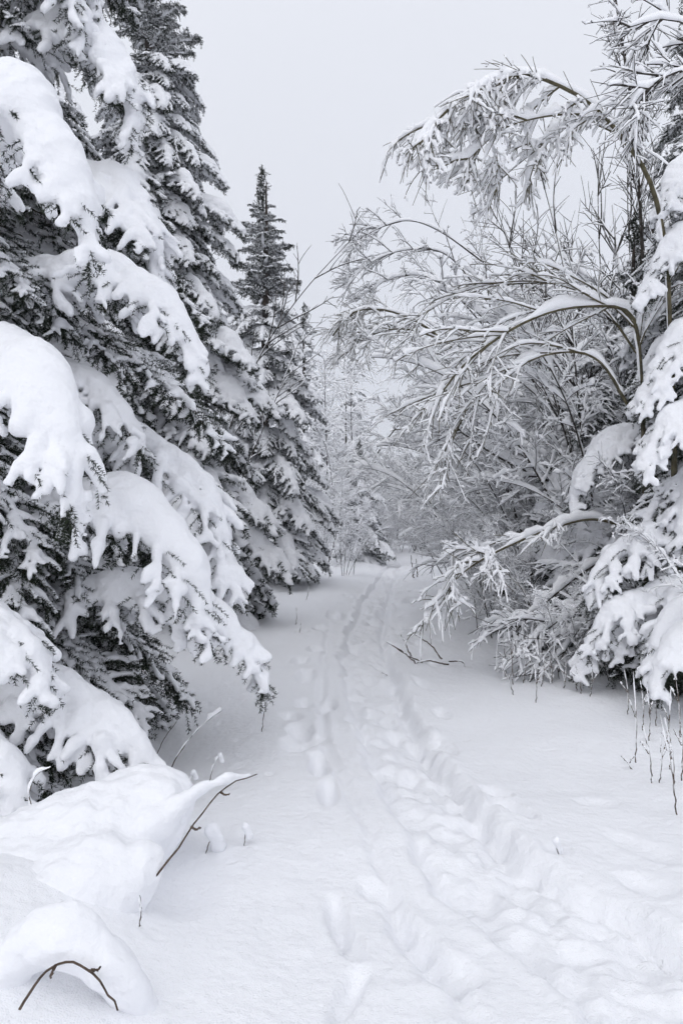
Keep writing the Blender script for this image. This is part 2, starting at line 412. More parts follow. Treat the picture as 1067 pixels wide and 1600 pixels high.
TR_R = track([(1150, 1560), (1062, 1482), (960, 1425), (895, 1392), (831, 1350), (770, 1290), (715, 1225), (665, 1165), (632, 1100), (612, 1040), (604, 990), (606, 945), (616, 905), (626, 880)])
TR_L = track([(905, 1600), (818, 1512), (708, 1415), (657, 1344), (615, 1280), (570, 1180), (540, 1090), (533, 1030), (545, 980), (566, 935), (588, 905), (604, 880)])
TR_3 = track([(720, 1580), (640, 1460), (605, 1396), (573, 1318), (530, 1220), (508, 1160), (500, 1100), (506, 1040)])
LEFT_EDGE = (np.array([1, 3, 4, 5, 7, 10, 13, 17, 22, 30, 60.]), np.array([-1.5, -1.5, -1.4, -1.3, -1.3, -1.2, -1.0, -.4, .4, 1.2, 2.0]))
RIGHT_EDGE = (np.array([1, 4, 6, 8, 12, 20, 30, 60.]), np.array([2.4, 2.5, 2.6, 2.6, 2.6, 2.7, 3.2, 4.5]))

def base_h(x, y):
    """soft shape of the snow cover without tracks"""
    le = np.interp(y, *LEFT_EDGE); re = np.interp(y, *RIGHT_EDGE)
    z = 0.055 * vnoise(x, y, 2.3, 1) + 0.030 * vnoise(x, y, 0.9, 2) + 0.010 * vnoise(x, y, 0.37, 3)
    z = z + 0.22 * sstep(0, -1.6, x - le) + 0.26 * sstep(0.1, 1.8, x - re)
    z = z + 0.05 * sstep(25, 60, y)
    return z

DENTS = []
drng = np.random.default_rng(5)
def dent(px, py, w, l, depth, ang=0.0):
    x, y = gpt(px, py); DENTS.append((x, y, w, l, ang, depth))
for a in [(527, 1440, .038, .16, .06, .12), (545, 1480, .04, .14, .05, .25), (545, 1570, .04, .14, .05, -.3), (498, 1205, .055, .20, .11, 0.06), (513, 1252, .045, .18, .09, .0),
          (470, 1152, .08, .15, .085, .2), (463, 1172, .09, .15, .08, 0), (487, 1168, .06, .12, .06, 0), (476, 1105, .07, .16, .085, 0), (512, 1110, .06, .16, .07, 0),
          (478, 1068, .08, .2, .09, 0), (455, 1128, .07, .12, .05, .3), (470, 1040, .08, .2, .08, 0), (492, 1020, .08, .22, .08, 0), (500, 985, .09, .25, .09, 0), (520, 960, .09, .3, .09, 0),
          (800, 1270, .06, .15, .07, .5), (775, 1240, .07, .10, .05, .5), (690, 1165, .07, .16, .06, .3), (660, 1080, .06, .2, .06, .3), (690, 1120, .06, .12, .05, .2),
          (675, 1045, .06, .2, .06, 0), (650, 1010, .07, .2, .05, 0), (1000, 1330, .08, .2, .03, .5), (930, 1250, .10, .1, .035, .3), (640, 1470, .07, .12, .05, .5),
          (590, 1400, .06, .10, .045, .4), (620, 1440, .05, .1, .04, .3), (700, 1540, .09, .12, .05, .6), (660, 1500, .07, .1, .05, .5), (1010, 1395, .08, .12, .04, .6),
          (868, 1340, .06, .06, .03, 0)]:
    dent(*a)
for k in range(170):                                     # trodden band: overlapping old boot prints
    y = 1.9 * math.exp(drng.uniform(0, math.log(26 / 1.9)))
    xl, xr = np.interp(y, *TR_L), np.interp(y, *TR_R)
    f = drng.beta(1.6, 1.6)
    DENTS.append((xl + (xr - xl) * f + drng.normal() * .03, y, drng.uniform(.045, .085), drng.uniform(.08, .17), drng.normal() * .35 + .25, drng.uniform(.012, .034)))
for k in range(170):                                     # pits where drips and clods fell from the boughs
    y = 2.6 * math.exp(drng.uniform(0, math.log(5.5))); left = drng.random() < .5
    x = np.interp(y, [1, 3, 4, 5, 7, 10, 13, 17], [-1.3, -1.0, -.9, -.8, -.8, -.9, -.8, -.3]) + drng.normal() * .22 if left else np.interp(y, [1, 8, 20], [2.3, 2.4, 2.6]) + drng.normal() * .35
    w = drng.uniform(.012, .035); DENTS.append((x, y, w, w * drng.uniform(1, 1.5), drng.uniform(0, 3), drng.uniform(.006, .022)))
for k in range(40):                                      # far part of the path, churned wider
    y = drng.uniform(9, 26); xc = 0.5 * (np.interp(y, *TR_L) + np.interp(y, *TR_R))
    DENTS.append((xc + drng.normal() * .35, y, drng.uniform(.07, .12), drng.uniform(.12, .28), drng.normal() * .3, drng.uniform(.03, .08)))

def build_ground():
    ys = [-6.0, -3.0, -1.0, 0.3]; y = 1.2
    while y < 34: ys.append(y); y += max(0.012, 0.0066 * y)
    while y < 900: ys.append(y); y *= 1.09
    ys = np.array(ys)
    xs = list(np.arange(-1.6, 2.6, 0.0185))
    st, x = 0.02, xs[-1]
    while x < 800: x += st; st *= 1.09; xs.append(x)
    st, x = 0.02, xs[0]
    while x > -800: x -= st; st *= 1.09; xs.insert(0, x)
    xs = np.array(xs); X, Y = np.meshgrid(xs, ys)
    Z = base_h(X, Y)
    far = sstep(40, 25, Y); near = sstep(.8, 1.2, Y) * far
    xl, xr, x3 = np.interp(ys, *TR_L)[:, None], np.interp(ys, *TR_R)[:, None], np.interp(ys, *TR_3)[:, None]
    jag = 0.045 * vnoise(X, Y, .25, 11) + 0.03 * vnoise(X, Y, .10, 12)
    band = sstep(-.05, .09, X - xl + jag) * sstep(.03, -.07, X - xr + jag * .8)
    lump = 0.024 * vnoise(X, Y, .17, 21) + 0.018 * vnoise(X, Y, .075, 22) + 0.010 * vnoise(X, Y, .04, 23)
    Z += near * band * (-0.046 + lump)
    u = X - xr + jag * .5
    Z += near * ((-0.062 + .5 * lump) * np.exp(-((u + .04) / .05) ** 2) + (0.008 + .5 * lump) * np.exp(-((u - .07) / .06) ** 2))
    u = X - xl + jag * .5
    Z += near * ((-0.045 + .4 * lump) * np.exp(-((u - .02) / .038) ** 2) + 0.016 * np.exp(-((u + .06) / .04) ** 2))
    u = X - x3 + jag * .4
    Z += near * sstep(13, 9, Y) * sstep(2.0, 2.6, Y) * (-0.030 * np.exp(-(u / .035) ** 2) + 0.008 * np.exp(-((np.abs(u) - .06) / .03) ** 2))
    xc = 0.5 * (xl + xr)
    ch = sstep(.75, .3, np.abs(X - xc)) * sstep(8, 12, Y) * far
    Z += ch * (-0.05 + 0.035 * vnoise(X, Y, .3, 31) + .02 * vnoise(X, Y, .14, 32))
    for (x, y, w, l, an, dp) in DENTS:
        j0, j1 = np.searchsorted(ys, [y - 2.4 * l, y + 2.4 * l]); i0, i1 = np.searchsorted(xs, [x - 2.4 * l, x + 2.4 * l])
        xx, yy = X[j0:j1, i0:i1] - x, Y[j0:j1, i0:i1] - y
        a = xx * math.cos(an) + yy * math.sin(an); b = -xx * math.sin(an) + yy * math.cos(an)
        q = (np.abs(a) / w) ** 2.4 + (np.abs(b) / l) ** 2.4
        Z[j0:j1, i0:i1] += -dp * np.exp(-np.minimum(q, 40) ** 1.7) + dp * 0.10 * np.exp(-((np.sqrt(q) - 1.35) / .28) ** 2)
    fine = sstep(-2.5, -1.2, X) * sstep(3.6, 2.8, X)
    Z += near * fine * (0.0045 * vnoise(X, Y, .11, 41) + 0.0022 * vnoise(X, Y, .05, 42))
    # hollow under the near spruce, bank at the lower left
    Z += 0.24 * np.exp(-(((X + 1.35) / .55) ** 2 + ((Y - 2.85) / .75) ** 2))
    Z += -0.12 * np.exp(-(((X + 1.15) / .45) ** 2 + ((Y - 5.6) / .8) ** 2))
    Z += -0.08 * np.exp(-(((X + .68) / .16) ** 2 + ((Y - 3.25) / .30) ** 2))
    n, m = X.shape
    idx = np.arange(n * m).reshape(n, m)
    q = np.stack([idx[:-1, :-1], idx[:-1, 1:], idx[1:, 1:], idx[1:, :-1]], -1).reshape(-1, 4)
    me = mesh('ground', np.stack([X, Y, Z], -1).reshape(-1, 3), [q], [M_GROUND])
    o = bpy.data.objects.new('ground', me); col.objects.link(o); o['kind'] = 'structure'
    return xs, ys, Z
GX, GY, GZ = build_ground()
def gz(x, y):
    i = int(np.clip(np.searchsorted(GX, x), 1, len(GX) - 1)); j = int(np.clip(np.searchsorted(GY, y), 1, len(GY) - 1))
    fx = (x - GX[i - 1]) / (GX[i] - GX[i - 1]); fy = (y - GY[j - 1]) / (GY[j] - GY[j - 1])
    return float((GZ[j - 1, i - 1] * (1 - fx) + GZ[j - 1, i] * fx) * (1 - fy) + (GZ[j, i - 1] * (1 - fx) + GZ[j, i] * fx) * fy)

# ------------------------------------------------------------------ spruces
NEAR_ND = (0.0125, 0.021, 0.0048, 5)
MID_ND = (0.024, 0.037, 0.0115, 4)
def proto(L, p0, p1, power, **k):
    return make_bough(axis_curve(L, p0, p1, 26, power, k['seed']), **k) + (L,)
# inner boughs of the near tree: thin snow, herringbone twigs
LIGHT = [proto(1.7, -8, -52, 1.0, seed=11 + i, side=.52, nside=16, nsub=10, droop=1.1, heavy=.60, pad=.34, vox=.0135, nd=NEAR_ND, bare=.5) for i in range(3)]
HEAVY = [proto(1.8, 4, -66, 1.2, seed=31 + i, side=.55, nside=11, nsub=9, droop=1.9, heavy=1.2, pad=1.2, vox=.015, nd=NEAR_ND, bare=.5, finger=1.1) for i in range(3)]
MID = [proto(1.7, 2 - 4 * i, -48 - 5 * i, 1.2, seed=51 + i, side=.56, nside=12, nsub=10, droop=1.5, heavy=1.35 - .08 * i, pad=1.35 - .10 * i, vox=.021, nd=MID_ND, bare=.62) for i in range(4)]
TOP = [proto(1.2, 30, -6, 1.0, seed=71 + i, side=.42, nside=11, nsub=6, droop=.55, heavy=.8, pad=.6, vox=.017, nd=MID_ND, bare=.55) for i in range(2)]
LEAD = make_bough(np.stack([0 * np.linspace(0, 1, 20), 0 * np.linspace(0, 1, 20), np.linspace(0, 1.3, 20)], 1), seed=81, side=.32, nside=13, nsub=4,
                  droop=-.35, heavy=.5, pad=.16, vox=.014, nd=MID_ND, radial=True, bare=.6, spread=40)

def trunk_mesh(H, r):
    n = 24; z = np.linspace(-.3, H, n); rng = np.random.default_rng(int(H * 100))
    P = np.stack([np.cumsum(rng.normal(size=n)) * .008, np.cumsum(rng.normal(size=n)) * .008, z], 1)[None]
    v, q = tubes(P, (r * (1 - np.linspace(0, 1, n)) ** .8 + .01)[None], 10)
    return mesh('spruce_trunk', v, [q], [M_TRUNK])

def spruce(label, x, y, H, R, seed, low=MID, z0=.25, dz=.30, per=6, sink=0.0, keep=None, group=None, cut=1.0, lead=True, shape=.85, topfrac=.84, inner=None):
    rng = np.random.default_rng(seed); base = (x, y, gz(x, y) - sink)
    t = thing('spruce_tree', label, 'spruce tree', base, 0, group)
    part('trunk', trunk_mesh(H, .014 * H + .03), t)
    z, k, az0 = z0, 0, rng.uniform(0, 6.28)
    while z < H * cut - .5:
        f = z / H; Lz = R * (1 - f) ** shape * (0.75 + .25 * min(1, z / .8)) + .12
        for j in range(per if f < .75 else 5):
            az = az0 + j * 2 * math.pi / per + rng.normal() * .25; L = Lz * rng.uniform(.62, 1.2)
            if keep is not None and not keep(az, z): continue
            if f < .7 and math.sin(az) > .55 + .3 * rng.random(): continue        # back of the tree, never in view
            tx, ty = x + L * math.cos(az), y + L * math.sin(az)
            if abs(tx) > .52 * ty + .5 or z - 1.6 > .72 * ty + 2: continue      # far outside the picture
            pool = TOP if f > topfrac else low
            bm, sm, PL = pool[rng.integers(len(pool))]
            sc = L / PL * (1.25 if pool is not TOP else 1.1)
            zz = z + rng.normal() * .06
            o = part('bough', bm, t, (0, 0, zz), (rng.normal() * .10, rng.normal() * .07, az), (sc, sc * rng.uniform(.9, 1.1) * (-1 if rng.random() < .5 else 1), sc))
            part('snow', sm, o)
            if inner is not None and rng.random() < .6:
                bm, sm, PL = inner[rng.integers(len(inner))]; sc = L * .8 / PL
                o = part('bough', bm, t, (0, 0, zz - .12), (0, rng.uniform(.1, .35), az + .5), sc); part('snow', sm, o)
        az0 += 2.4; z += dz * (1 - .35 * f) * rng.uniform(.85, 1.15); k += 1
    if lead:
        sc = .55 + .06 * H
        o = part('leader', LEAD[0], t, (0, 0, H - 1.05 * sc), (0, 0, rng.uniform(0, 6)), sc); part('snow', LEAD[1], o)
    return t, np.array(base)

def hero_bough(t, base, pts, seed, **k):
    """a bough of tree t along points of the place"""
    p = smooth_path(pts, 30); o0 = p[0]
    kw = dict(side=.56, nside=13, nsub=7, droop=2.4, heavy=1.3, pad=1.0, vox=.0185, nd=NEAR_ND, bare=.62, finger=1.2, outer=True); kw.update(k)
    bm, sm = make_bough(p - o0, seed, **kw)
    o = part('bough', bm, t, tuple(o0 - base)); part('snow', sm, o)

def away(az, z):            # boughs of the near spruce that do not run into the hand-placed ones
    a = (az + math.pi) % (2 * math.pi) - math.pi
    return not (-1.95 < a < 0.15)
T1, B1 = spruce('tall near spruce at the left edge with thick pillows of snow on drooping boughs', -3.0, 5.4, 10.5, 2.1, 3, low=LIGHT, dz=.30, per=7, keep=away, shape=.7, inner=LIGHT, topfrac=.85)
r1 = np.random.default_rng(77)
for z in np.arange(.35, 6.4, .2):                      # thinly covered inner boughs on the side of the path
    for j in range(3):
        az = -1.75 + j * .65 + r1.normal() * .22; L = (2.05 * (1 - z / 10.5) ** .7) * r1.uniform(.72, .98)
        bm, sm, PL = LIGHT[r1.integers(3)]; sc = L / PL * 1.15
        o = part('bough', bm, T1, (0, 0, z), (r1.normal() * .12, r1.uniform(-.05, .2), az), (sc, sc * (-1 if r1.random() < .5 else 1), sc)); part('snow', sm, o)

def tr(z, dx=0.12, dy=-.1): return np.array([B1[0] + dx, B1[1] + dy, z])
HEROES = [
    # start height on the trunk, points (px, py, depth), options
    (3.45, [(10, 195, 3.95), (75, 250, 3.75), (125, 335, 3.7), (140, 400, 3.7)], dict(side=0.52, pad=1.18)) ,
    (2.45, [(30, 600, 3.9), (85, 655, 3.65), (112, 740, 3.55), (112, 800, 3.55)], dict(side=0.52, pad=1.18)) ,
    (4.75, [(70, 60, 5.3), (140, 70, 5.2), (195, 130, 5.1), (208, 205, 5.1)], dict(side=0.54, pad=0.96)),
    (4.0, [(120, 290, 5.4), (190, 300, 5.3), (235, 360, 5.2), (248, 440, 5.2)], dict(side=0.54, pad=0.88)),
    (3.05, [(120, 440, 5.0), (195, 440, 4.9), (265, 500, 4.8), (312, 590, 4.8)], dict(side=0.54, pad=0.99)),
    (2.05, [(120, 680, 5.6), (230, 700, 5.5), (320, 780, 5.4), (365, 930, 5.4)], dict(side=0.62, pad=0.88)),
    (1.55, [(110, 790, 5.0), (205, 810, 4.75), (285, 890, 4.6), (325, 1000, 4.6)], dict(side=0.60, pad=1.18)),
    (1.00, [(180, 930, 5.0), (300, 955, 4.95), (380, 1010, 4.9), (412, 1075, 4.9)], dict(side=0.46, pad=0.81)),
    (0.85, [(-120, 960, 4.2), (-20, 975, 4.0), (45, 1020, 3.9), (70, 1075, 3.9)], dict(side=0.48, pad=0.81)),
    (0.62, [(-40, 1100, 4.5), (90, 1095, 4.3), (190, 1150, 4.15), (245, 1235, 4.1)], dict(side=0.54, pad=0.96)),
    (0.40, [(-110, 1170, 4.1), (-30, 1180, 3.9), (20, 1215, 3.85), (30, 1270, 3.8)], dict(side=0.42, pad=0.81)),
    (1.75, [(60, 590, 5.2), (130, 600, 5.1), (180, 640, 5.0), (220, 700, 5.0)], dict(side=0.48, pad=.7, heavy=.85)),
    (5.6, [(20, -60, 5.2), (90, -60, 5.1), (120, -20, 5.0), (130, 40, 5.0)], dict(side=0.48, pad=0.74)),
]
for i, (z, pix, k) in enumerate(HEROES):
    hero_bough(T1, B1, [tr(z)] + [at(*q) for q in pix], 100 + i, **k)

spruce('tall dark spruce right behind the near one, its tip at the top edge', -2.8, 11.6, 9.5, 1.62, 4, dz=.24, per=8, shape=.62)
spruce('slender spruce with a bare pointed leader left of the path', -1.68, 17.2, 8.55, 1.5, 5, dz=.29, per=7, shape=.75, topfrac=.70)
spruce('spruce half hidden behind the near boughs at the top left corner', -4.6, 9.6, 11.5, 2.3, 6, dz=.33)
spruce('small snowy spruce beside the far end of the path', .55, 25.5, 3.6, 1.05, 7, dz=.26, per=6)

R1, BR = spruce('spruce at the right edge with snow pillows reaching in from outside', 4.15, 8.0, 8.0, 1.75, 8, low=LIGHT + HEAVY[:1], dz=.24, per=8, inner=LIGHT)
def trr(z): return np.array([BR[0] - .1, BR[1] - .1, z])
for i, (z, pix, k) in enumerate([
    (4.4, [(1110, 250, 7.3), (1060, 270, 7.2), (1030, 330, 7.1)], dict(side=0.43, pad=0.74)),
    (3.7, [(1120, 370, 7.3), (1050, 390, 7.1), (1000, 470, 7.0)], dict(side=0.50, pad=0.81)),
    (3.0, [(1120, 530, 7.2), (1050, 545, 7.0), (1000, 640, 6.9)], dict(side=0.54, pad=0.85)),
    (2.4, [(1120, 650, 7.1), (1050, 660, 6.8), (1000, 740, 6.7)], dict(side=0.54, pad=0.96)),
    (1.3, [(1100, 820, 7.3), (1020, 840, 7.0), (950, 880, 6.9), (920, 940, 6.9)], dict(side=0.60, pad=0.85)),
    (.95, [(1100, 920, 7.0), (1030, 930, 6.8), (960, 965, 6.7), (920, 1010, 6.7)], dict(side=0.60, pad=0.88)),
    (.55, [(1140, 1000, 6.4), (1085, 1000, 6.05), (1042, 1035, 5.95), (1022, 1085, 5.9)], dict(side=.50, pad=1.0)),
    (.60, [(1090, 960, 7.1), (1000, 980, 6.9), (935, 1015, 6.8), (900, 1052, 6.8)], dict(side=.52, pad=.95)),
    (.75, [(1120, 960, 6.6), (1070, 960, 6.3), (1030, 1000, 6.2), (1010, 1050, 6.2)], dict(side=0.54, pad=0.88)),
]):
    hero_bough(R1, BR, [trr(z)] + [at(*q) for q in pix], 200 + i, **k)
for k, (x, y, z, az) in enumerate([(3.5, 7.7, .55, 3.5), (3.6, 7.4, .45, 3.9), (3.4, 7.8, .40, 3.1), (3.6, 7.2, .6, 3.6), (3.3, 7.4, .3, 3.7)]):
    part('bough', LIGHT[k % 3][0], R1, (x - BR[0], y - BR[1], z), (.1 * k - .2, .1, az), .75)
spruce('spruce standing inside the right thicket behind the leafless shrubs', 3.55, 9.7, 4.9, 1.55, 9, low=LIGHT + MID[:2], dz=.24, per=8)
spruce('tall spruce rising behind the thicket at the top right', 6.1, 14.0, 10.2, 2.0, 10, dz=.34, per=6)
spruce('dark spruce deep in the right thicket farther along the path', 4.3, 17.5, 6.5, 1.7, 12, dz=.34, per=6)
for lb, x, y, H, R, sd in [('far spruce spire left of the gap of sky', .45, 37, 8.6, 1.7, 21), ('far spruce close behind the slender one', -1.4, 31, 9.2, 1.8, 22),
                           ('small far spruce spire right of the gap of sky', 3.6, 46, 6.6, 1.3, 23), ('low far spruce beside the end of the path', 4.9, 33, 5.0, 1.3, 24)]:
    spruce(lb, x, y, H, R, sd, dz=.42, per=5)

# ------------------------------------------------------------------ leafless shrubs and trees
ARCH = []
for i in range(6):
    L = 4.4 + .4 * (i % 3)
    ARCH.append(make_stem(stem_axis(L, .10 + .06 * i, .42 + .04 * (i % 4), 300 + i, 2.2), 310 + i, .022, n1=15, L1=(.6, 1.5), t1=(.28, .99), n2=6, L2=(.25, .65), n3=1, L3=(.1, .3), snow=1.1,
                          droop=(.45, .7, .8), ang=(22, 60), name='arch'))
UPR = []
for i in range(4):
    UPR.append(make_stem(stem_axis(4.8 + .4 * i, .08 + .05 * i, .02, 330 + i, 1.0), 340 + i, .016, n1=13, L1=(.5, 1.3), t1=(.25, .97), n2=4, L2=(.2, .6), n3=0,
                         droop=(.05, .25, .3), ang=(18, 40), up=.5, snow=.62, name='upright', gap=.25))
LOW = []
for i in range(4):
    LOW.append(make_stem(stem_axis(2.5 + .25 * i, .75 + .1 * i, .40, 350 + i, 1.0), 360 + i, .016, n1=9, L1=(.5, 1.1), t1=(.2, .98), n2=4, L2=(.25, .75), n3=0, wob=.6, ang2=(15, 45),
                         droop=(.7, 1.0, 1.0), ang=(22, 60), name='low', snow=1.3))
BIRCH = []
for i in range(4):
    BIRCH.append(make_stem(stem_axis(7.2 + .5 * i, .05 + .05 * i, .05, 370 + i, 1.5, 34), 380 + i, .05, n1=24, L1=(.8, 2.0), t1=(.15, .99), n2=8, L2=(.35, 1.0), n3=1, L3=(.15, .4),
                           droop=(.42, 1.0, .9), ang=(25, 60), up=.3, snow=2.3, rb=.7, name='birch', hang=.3))

FINE = []
for i in range(5):
    FINE.append(make_stem(stem_axis(3.6 + .35 * i, .12 + .10 * i, .30 + .05 * (i % 3), 390 + i, 1.7), 395 + i, .018, n1=22, L1=(.4, 1.15), t1=(.12, .99), n2=9, L2=(.12, .5), n3=2, L3=(.05, .22),
                          droop=(.45, .7, .6), ang=(24, 70), ang2=(25, 70), up=.15, snow=1.8, rb=.5, name='fine', wob=1.3))

def add_stem(t, pool, rng, az, sc=1.0, off=(0, 0, 0)):
    bm, sm = pool[rng.integers(len(pool))]
    o = part('stem', bm, t, off, (rng.normal() * .06, rng.normal() * .06, az), sc); part('snow', sm, o)

def shrub(label, x, y, seed, mix, face=math.pi, spread=1.5, sc=1.0, group=None, name='leafless_shrub', cat='shrub', rad=.25):
    rng = np.random.default_rng(seed); t = thing(name, label, cat, (x, y, gz(x, y) - .05), 0, group)
    for pool, n in mix:
        for k in range(n):
            a = face + rng.uniform(-spread, spread)
            add_stem(t, pool, rng, a, sc * rng.uniform(.75, 1.12), (rng.normal() * rad, rng.normal() * rad, 0))
    return t

def hero_stem(t, pts, seed, **k):
    base = np.array(t.location); p = smooth_path(pts, 44)
    kw = dict(n1=16, L1=(.45, 1.1), t1=(.45, .99), n2=8, L2=(.12, .42), n3=2, L3=(.05, .2), droop=(.7, 1.0, 1.0), bark=M_OLIVE); kw.update(k)
    bm, sm = make_stem(p - p[0], seed, **kw)
    o = part('stem', bm, t, tuple(p[0] - base)); part('snow', sm, o)

def gat(x, y): return np.array([x, y, gz(x, y) - .05])

# the big arch over the path at the upper right
b = gat(3.02, 7.2)
t = thing('arching_tree', 'bowed young tree whose snow laden crown hangs in an arch at the upper right', 'tree', b)
hero_stem(t, [b] + [at(*q) for q in [(1052, 700, 7.2), (1046, 540, 7.2), (1040, 400, 7.1), (1018, 292, 7.0), (978, 223, 6.9), (925, 165, 6.8), (872, 133, 6.7), (819, 118, 6.6), (750, 135, 6.5), (700, 170, 6.5), (655, 225, 6.4)]],
          401, r0=.036, n1=30, L1=(.3, .75), t1=(.68, 1.0), n2=8, L2=(.12, .42), n3=2, L3=(.05, .2), droop=(1.5, 1.6, 1.2), snow=1.5, tip=.012, hang=.6, cling=.8, up=-.5, ang=(15, 60))
hero_stem(t, [at(*q) for q in [(940, 182, 6.8), (890, 178, 6.75), (830, 186, 6.7), (780, 205, 6.65), (730, 250, 6.6)]], 402, r0=.013, n1=12, L1=(.3, .6), t1=(.4, 1.0), n2=8, L2=(.12, .42), droop=(1.4, 1.6, 1.2), hang=.5, cling=.75, snow=1.6)
hero_stem(t, [at(*q) for q in [(965, 208, 6.9), (900, 190, 7.0), (830, 240, 7.0), (770, 290, 7.0)]], 403, r0=.012, n1=9, L1=(.3, .6), t1=(.4, 1.0), n2=8, L2=(.12, .42), droop=(1.2, 1.6, 1.2), hang=.4, cling=.7, snow=1.6)

b = gat(2.9, 7.7)
t = thing('arching_tree', 'bent sapling arching left over the path at mid height with fanned snowy twigs', 'tree', b)
FANKW = dict(n3=2, L3=(.05, .2), wob=1.0, gap=.14, ang=(8, 34), ang2=(18, 55), up=-.1, droop=(.5, .7, 1.0), snow=1.2)
hero_stem(t, [b] + [at(*q) for q in [(1008, 850, 7.7), (1003, 640, 7.6), (995, 520, 7.5), (975, 483, 7.4), (925, 478, 7.3), (860, 487, 7.2), (790, 520, 7.1), (720, 575, 7.0), (665, 650, 7.0)]],
          411, r0=.032, n1=20, L1=(.8, 1.7), t1=(.5, 1.0), n2=8, L2=(.12, .42), tip=.009, **FANKW)
hero_stem(t, [at(*q) for q in [(985, 640, 7.6), (930, 560, 7.5), (850, 555, 7.4), (760, 600, 7.3), (700, 690, 7.2)]], 412, r0=.018, n1=12, L1=(.7, 1.4), t1=(.3, 1.0), n2=8, L2=(.12, .42), **FANKW)
hero_stem(t, [at(*q) for q in [(1000, 560, 7.6), (930, 470, 7.7), (840, 440, 7.8), (740, 450, 7.8), (660, 490, 7.8)]], 413, r0=.013, n1=9, L1=(.5, 1.1), t1=(.3, 1.0), n2=8, L2=(.12, .42), **{**FANKW, 'snow': .75, 'gap': .25})

b = gat(2.9, 13.2)
t = thing('arching_tree', 'farther bowed birch whose weeping tip reaches the gap of sky', 'tree', b)
hero_stem(t, [b] + [at(*q) for q in [(800, 750, 13), (765, 600, 12.8), (690, 530, 12.6), (640, 497, 12.4), (590, 483, 12.3), (548, 490, 12.2), (520, 525, 12.2)]], 421, r0=.045, tip=.014, n1=24, L1=(.5, 1.2), t1=(.5, 1.0), n2=8, L2=(.12, .42), n3=2, L3=(.05, .2), droop=(1.0, 1.3, 1.0), hang=.4)
hero_stem(t, [at(*q) for q in [(690, 530, 12.6), (640, 515, 12.5), (600, 517, 12.4), (560, 535, 12.4), (535, 560, 12.4)]], 422, r0=.02, tip=.008, n1=14, L1=(.4, .9), t1=(.3, 1.0), n2=8, droop=(1.0, 1.3, 1.0), hang=.4)

b = gat(3.1, 15.0)
t = thing('arching_tree', 'leaning tree with frosted side branches sweeping left below the big arch', 'tree', b)
hero_stem(t, [b] + [at(*q) for q in [(775, 600, 15), (760, 440, 15), (745, 370, 15), (728, 300, 15)]], 431, r0=.04, n1=12, L1=(.5, 1.2), t1=(.4, 1.0), n2=8, droop=(.2, .5, .5), bark=M_BARK)
for k, q in enumerate([[(755, 410), (686, 361), (633, 345), (575, 365), (535, 395)], [(760, 470), (700, 400), (640, 390), (580, 410), (540, 450)], [(765, 520), (700, 450), (650, 430), (600, 440), (570, 470)]]):
    hero_stem(t, [at(x, y, 14.9 - .25 * i) for i, (x, y) in enumerate(q)], 432 + k, r0=.016, n1=16, L1=(.4, 1.0), t1=(.25, 1.0), n2=8, L2=(.12, .42), n3=2, L3=(.05, .2), droop=(.6, .9, .8), bark=M_BARK)

b = gat(3.0, 8.2)
t = thing('fallen_sapling', 'pressed down sapling with long low branches touching the path snow', 'sapling', b)
for k, (q, o) in enumerate([
    ([(1030, 850, 8.1), (940, 812, 7.9), (870, 822, 7.7), (800, 850, 7.5), (740, 882, 7.3), (705, 912, 7.2), (690, 945, 7.2)], dict(r0=.026, n1=14, t1=(.35, 1.0), L1=(.35, .8), droop=(1.3, 1.6, 1.2), hang=.4)),
    ([(1000, 850, 8.2), (930, 880, 8.0), (870, 925, 7.8), (820, 970, 7.7), (790, 1003, 7.6)], dict(r0=.032, n1=6, L1=(.4, 1.0), t1=(.25, .95), droop=(.8, 1.2, 1.), bark=M_BARK)),
    ([(1010, 880, 8.0), (950, 915, 7.8), (900, 950, 7.7), (850, 985, 7.5), (815, 1015, 7.5)], dict(r0=.028, n1=6, L1=(.4, 1.0), t1=(.25, .95), droop=(.8, 1.2, 1.), bark=M_BARK)),
    ([(1000, 930, 7.8), (950, 945, 7.6), (910, 975, 7.5), (880, 1020, 7.4), (872, 1050, 7.4)], dict(r0=.024, n1=6, L1=(.3, .7), t1=(.25, .95), droop=(1.2, 1.5, 1.), bark=M_BARK)),
    ([(960, 790, 9.5), (880, 760, 9.4), (790, 720, 9.3), (730, 682, 9.2), (685, 650, 9.2)], dict(r0=.035, n1=12, L1=(.4, .9), t1=(.2, .98), droop=(.6, 1., 1.), bark=M_BARK)),
]):
    hero_stem(t, [at(*p) for p in q], 441 + k, snow=1.7, n3=2, L3=(.05, .2), wob=1.2, ang=(20, 60), ang2=(20, 60), n2=8, tip=.008, **o)

b = gat(4.0, 6.0)
t = thing('leafless_tree', 'tree outside the right edge holding frosted twigs into the top right corner', 'tree', b)
for k, q in enumerate([[(1330, 500, 6.0), (1200, 160, 6.0), (1110, 60, 6.0), (1040, 30, 6.0), (975, 45, 6.0)], [(1250, 260, 6.0), (1150, 130, 6.0), (1070, 110, 5.9), (1010, 140, 5.9), (985, 170, 5.9)]]):
    hero_stem(t, ([b] if k == 0 else []) + [at(*p) for p in q], 461 + k, r0=.03, n1=14, t1=(.55, 1.0), L1=(.3, .7), bark=M_BARK)

b = gat(3.3, 9.0)
t = thing('leafless_tree', 'dark slim trunk with upright bare shoots under the top right corner', 'tree', b)
hero_stem(t, [b] + [at(*p) for p in [(1010, 700, 9), (1003, 400, 9), (990, 200, 9), (975, 90, 9), (955, -40, 9)]], 471, r0=.035, n1=20, L1=(.6, 1.5), t1=(.3, .98), n2=8, L2=(.12, .42), droop=(-.1, .1, .2), ang=(18, 40), up=.5, bark=M_BARK, snow=.6, gap=.25, tip=.012)

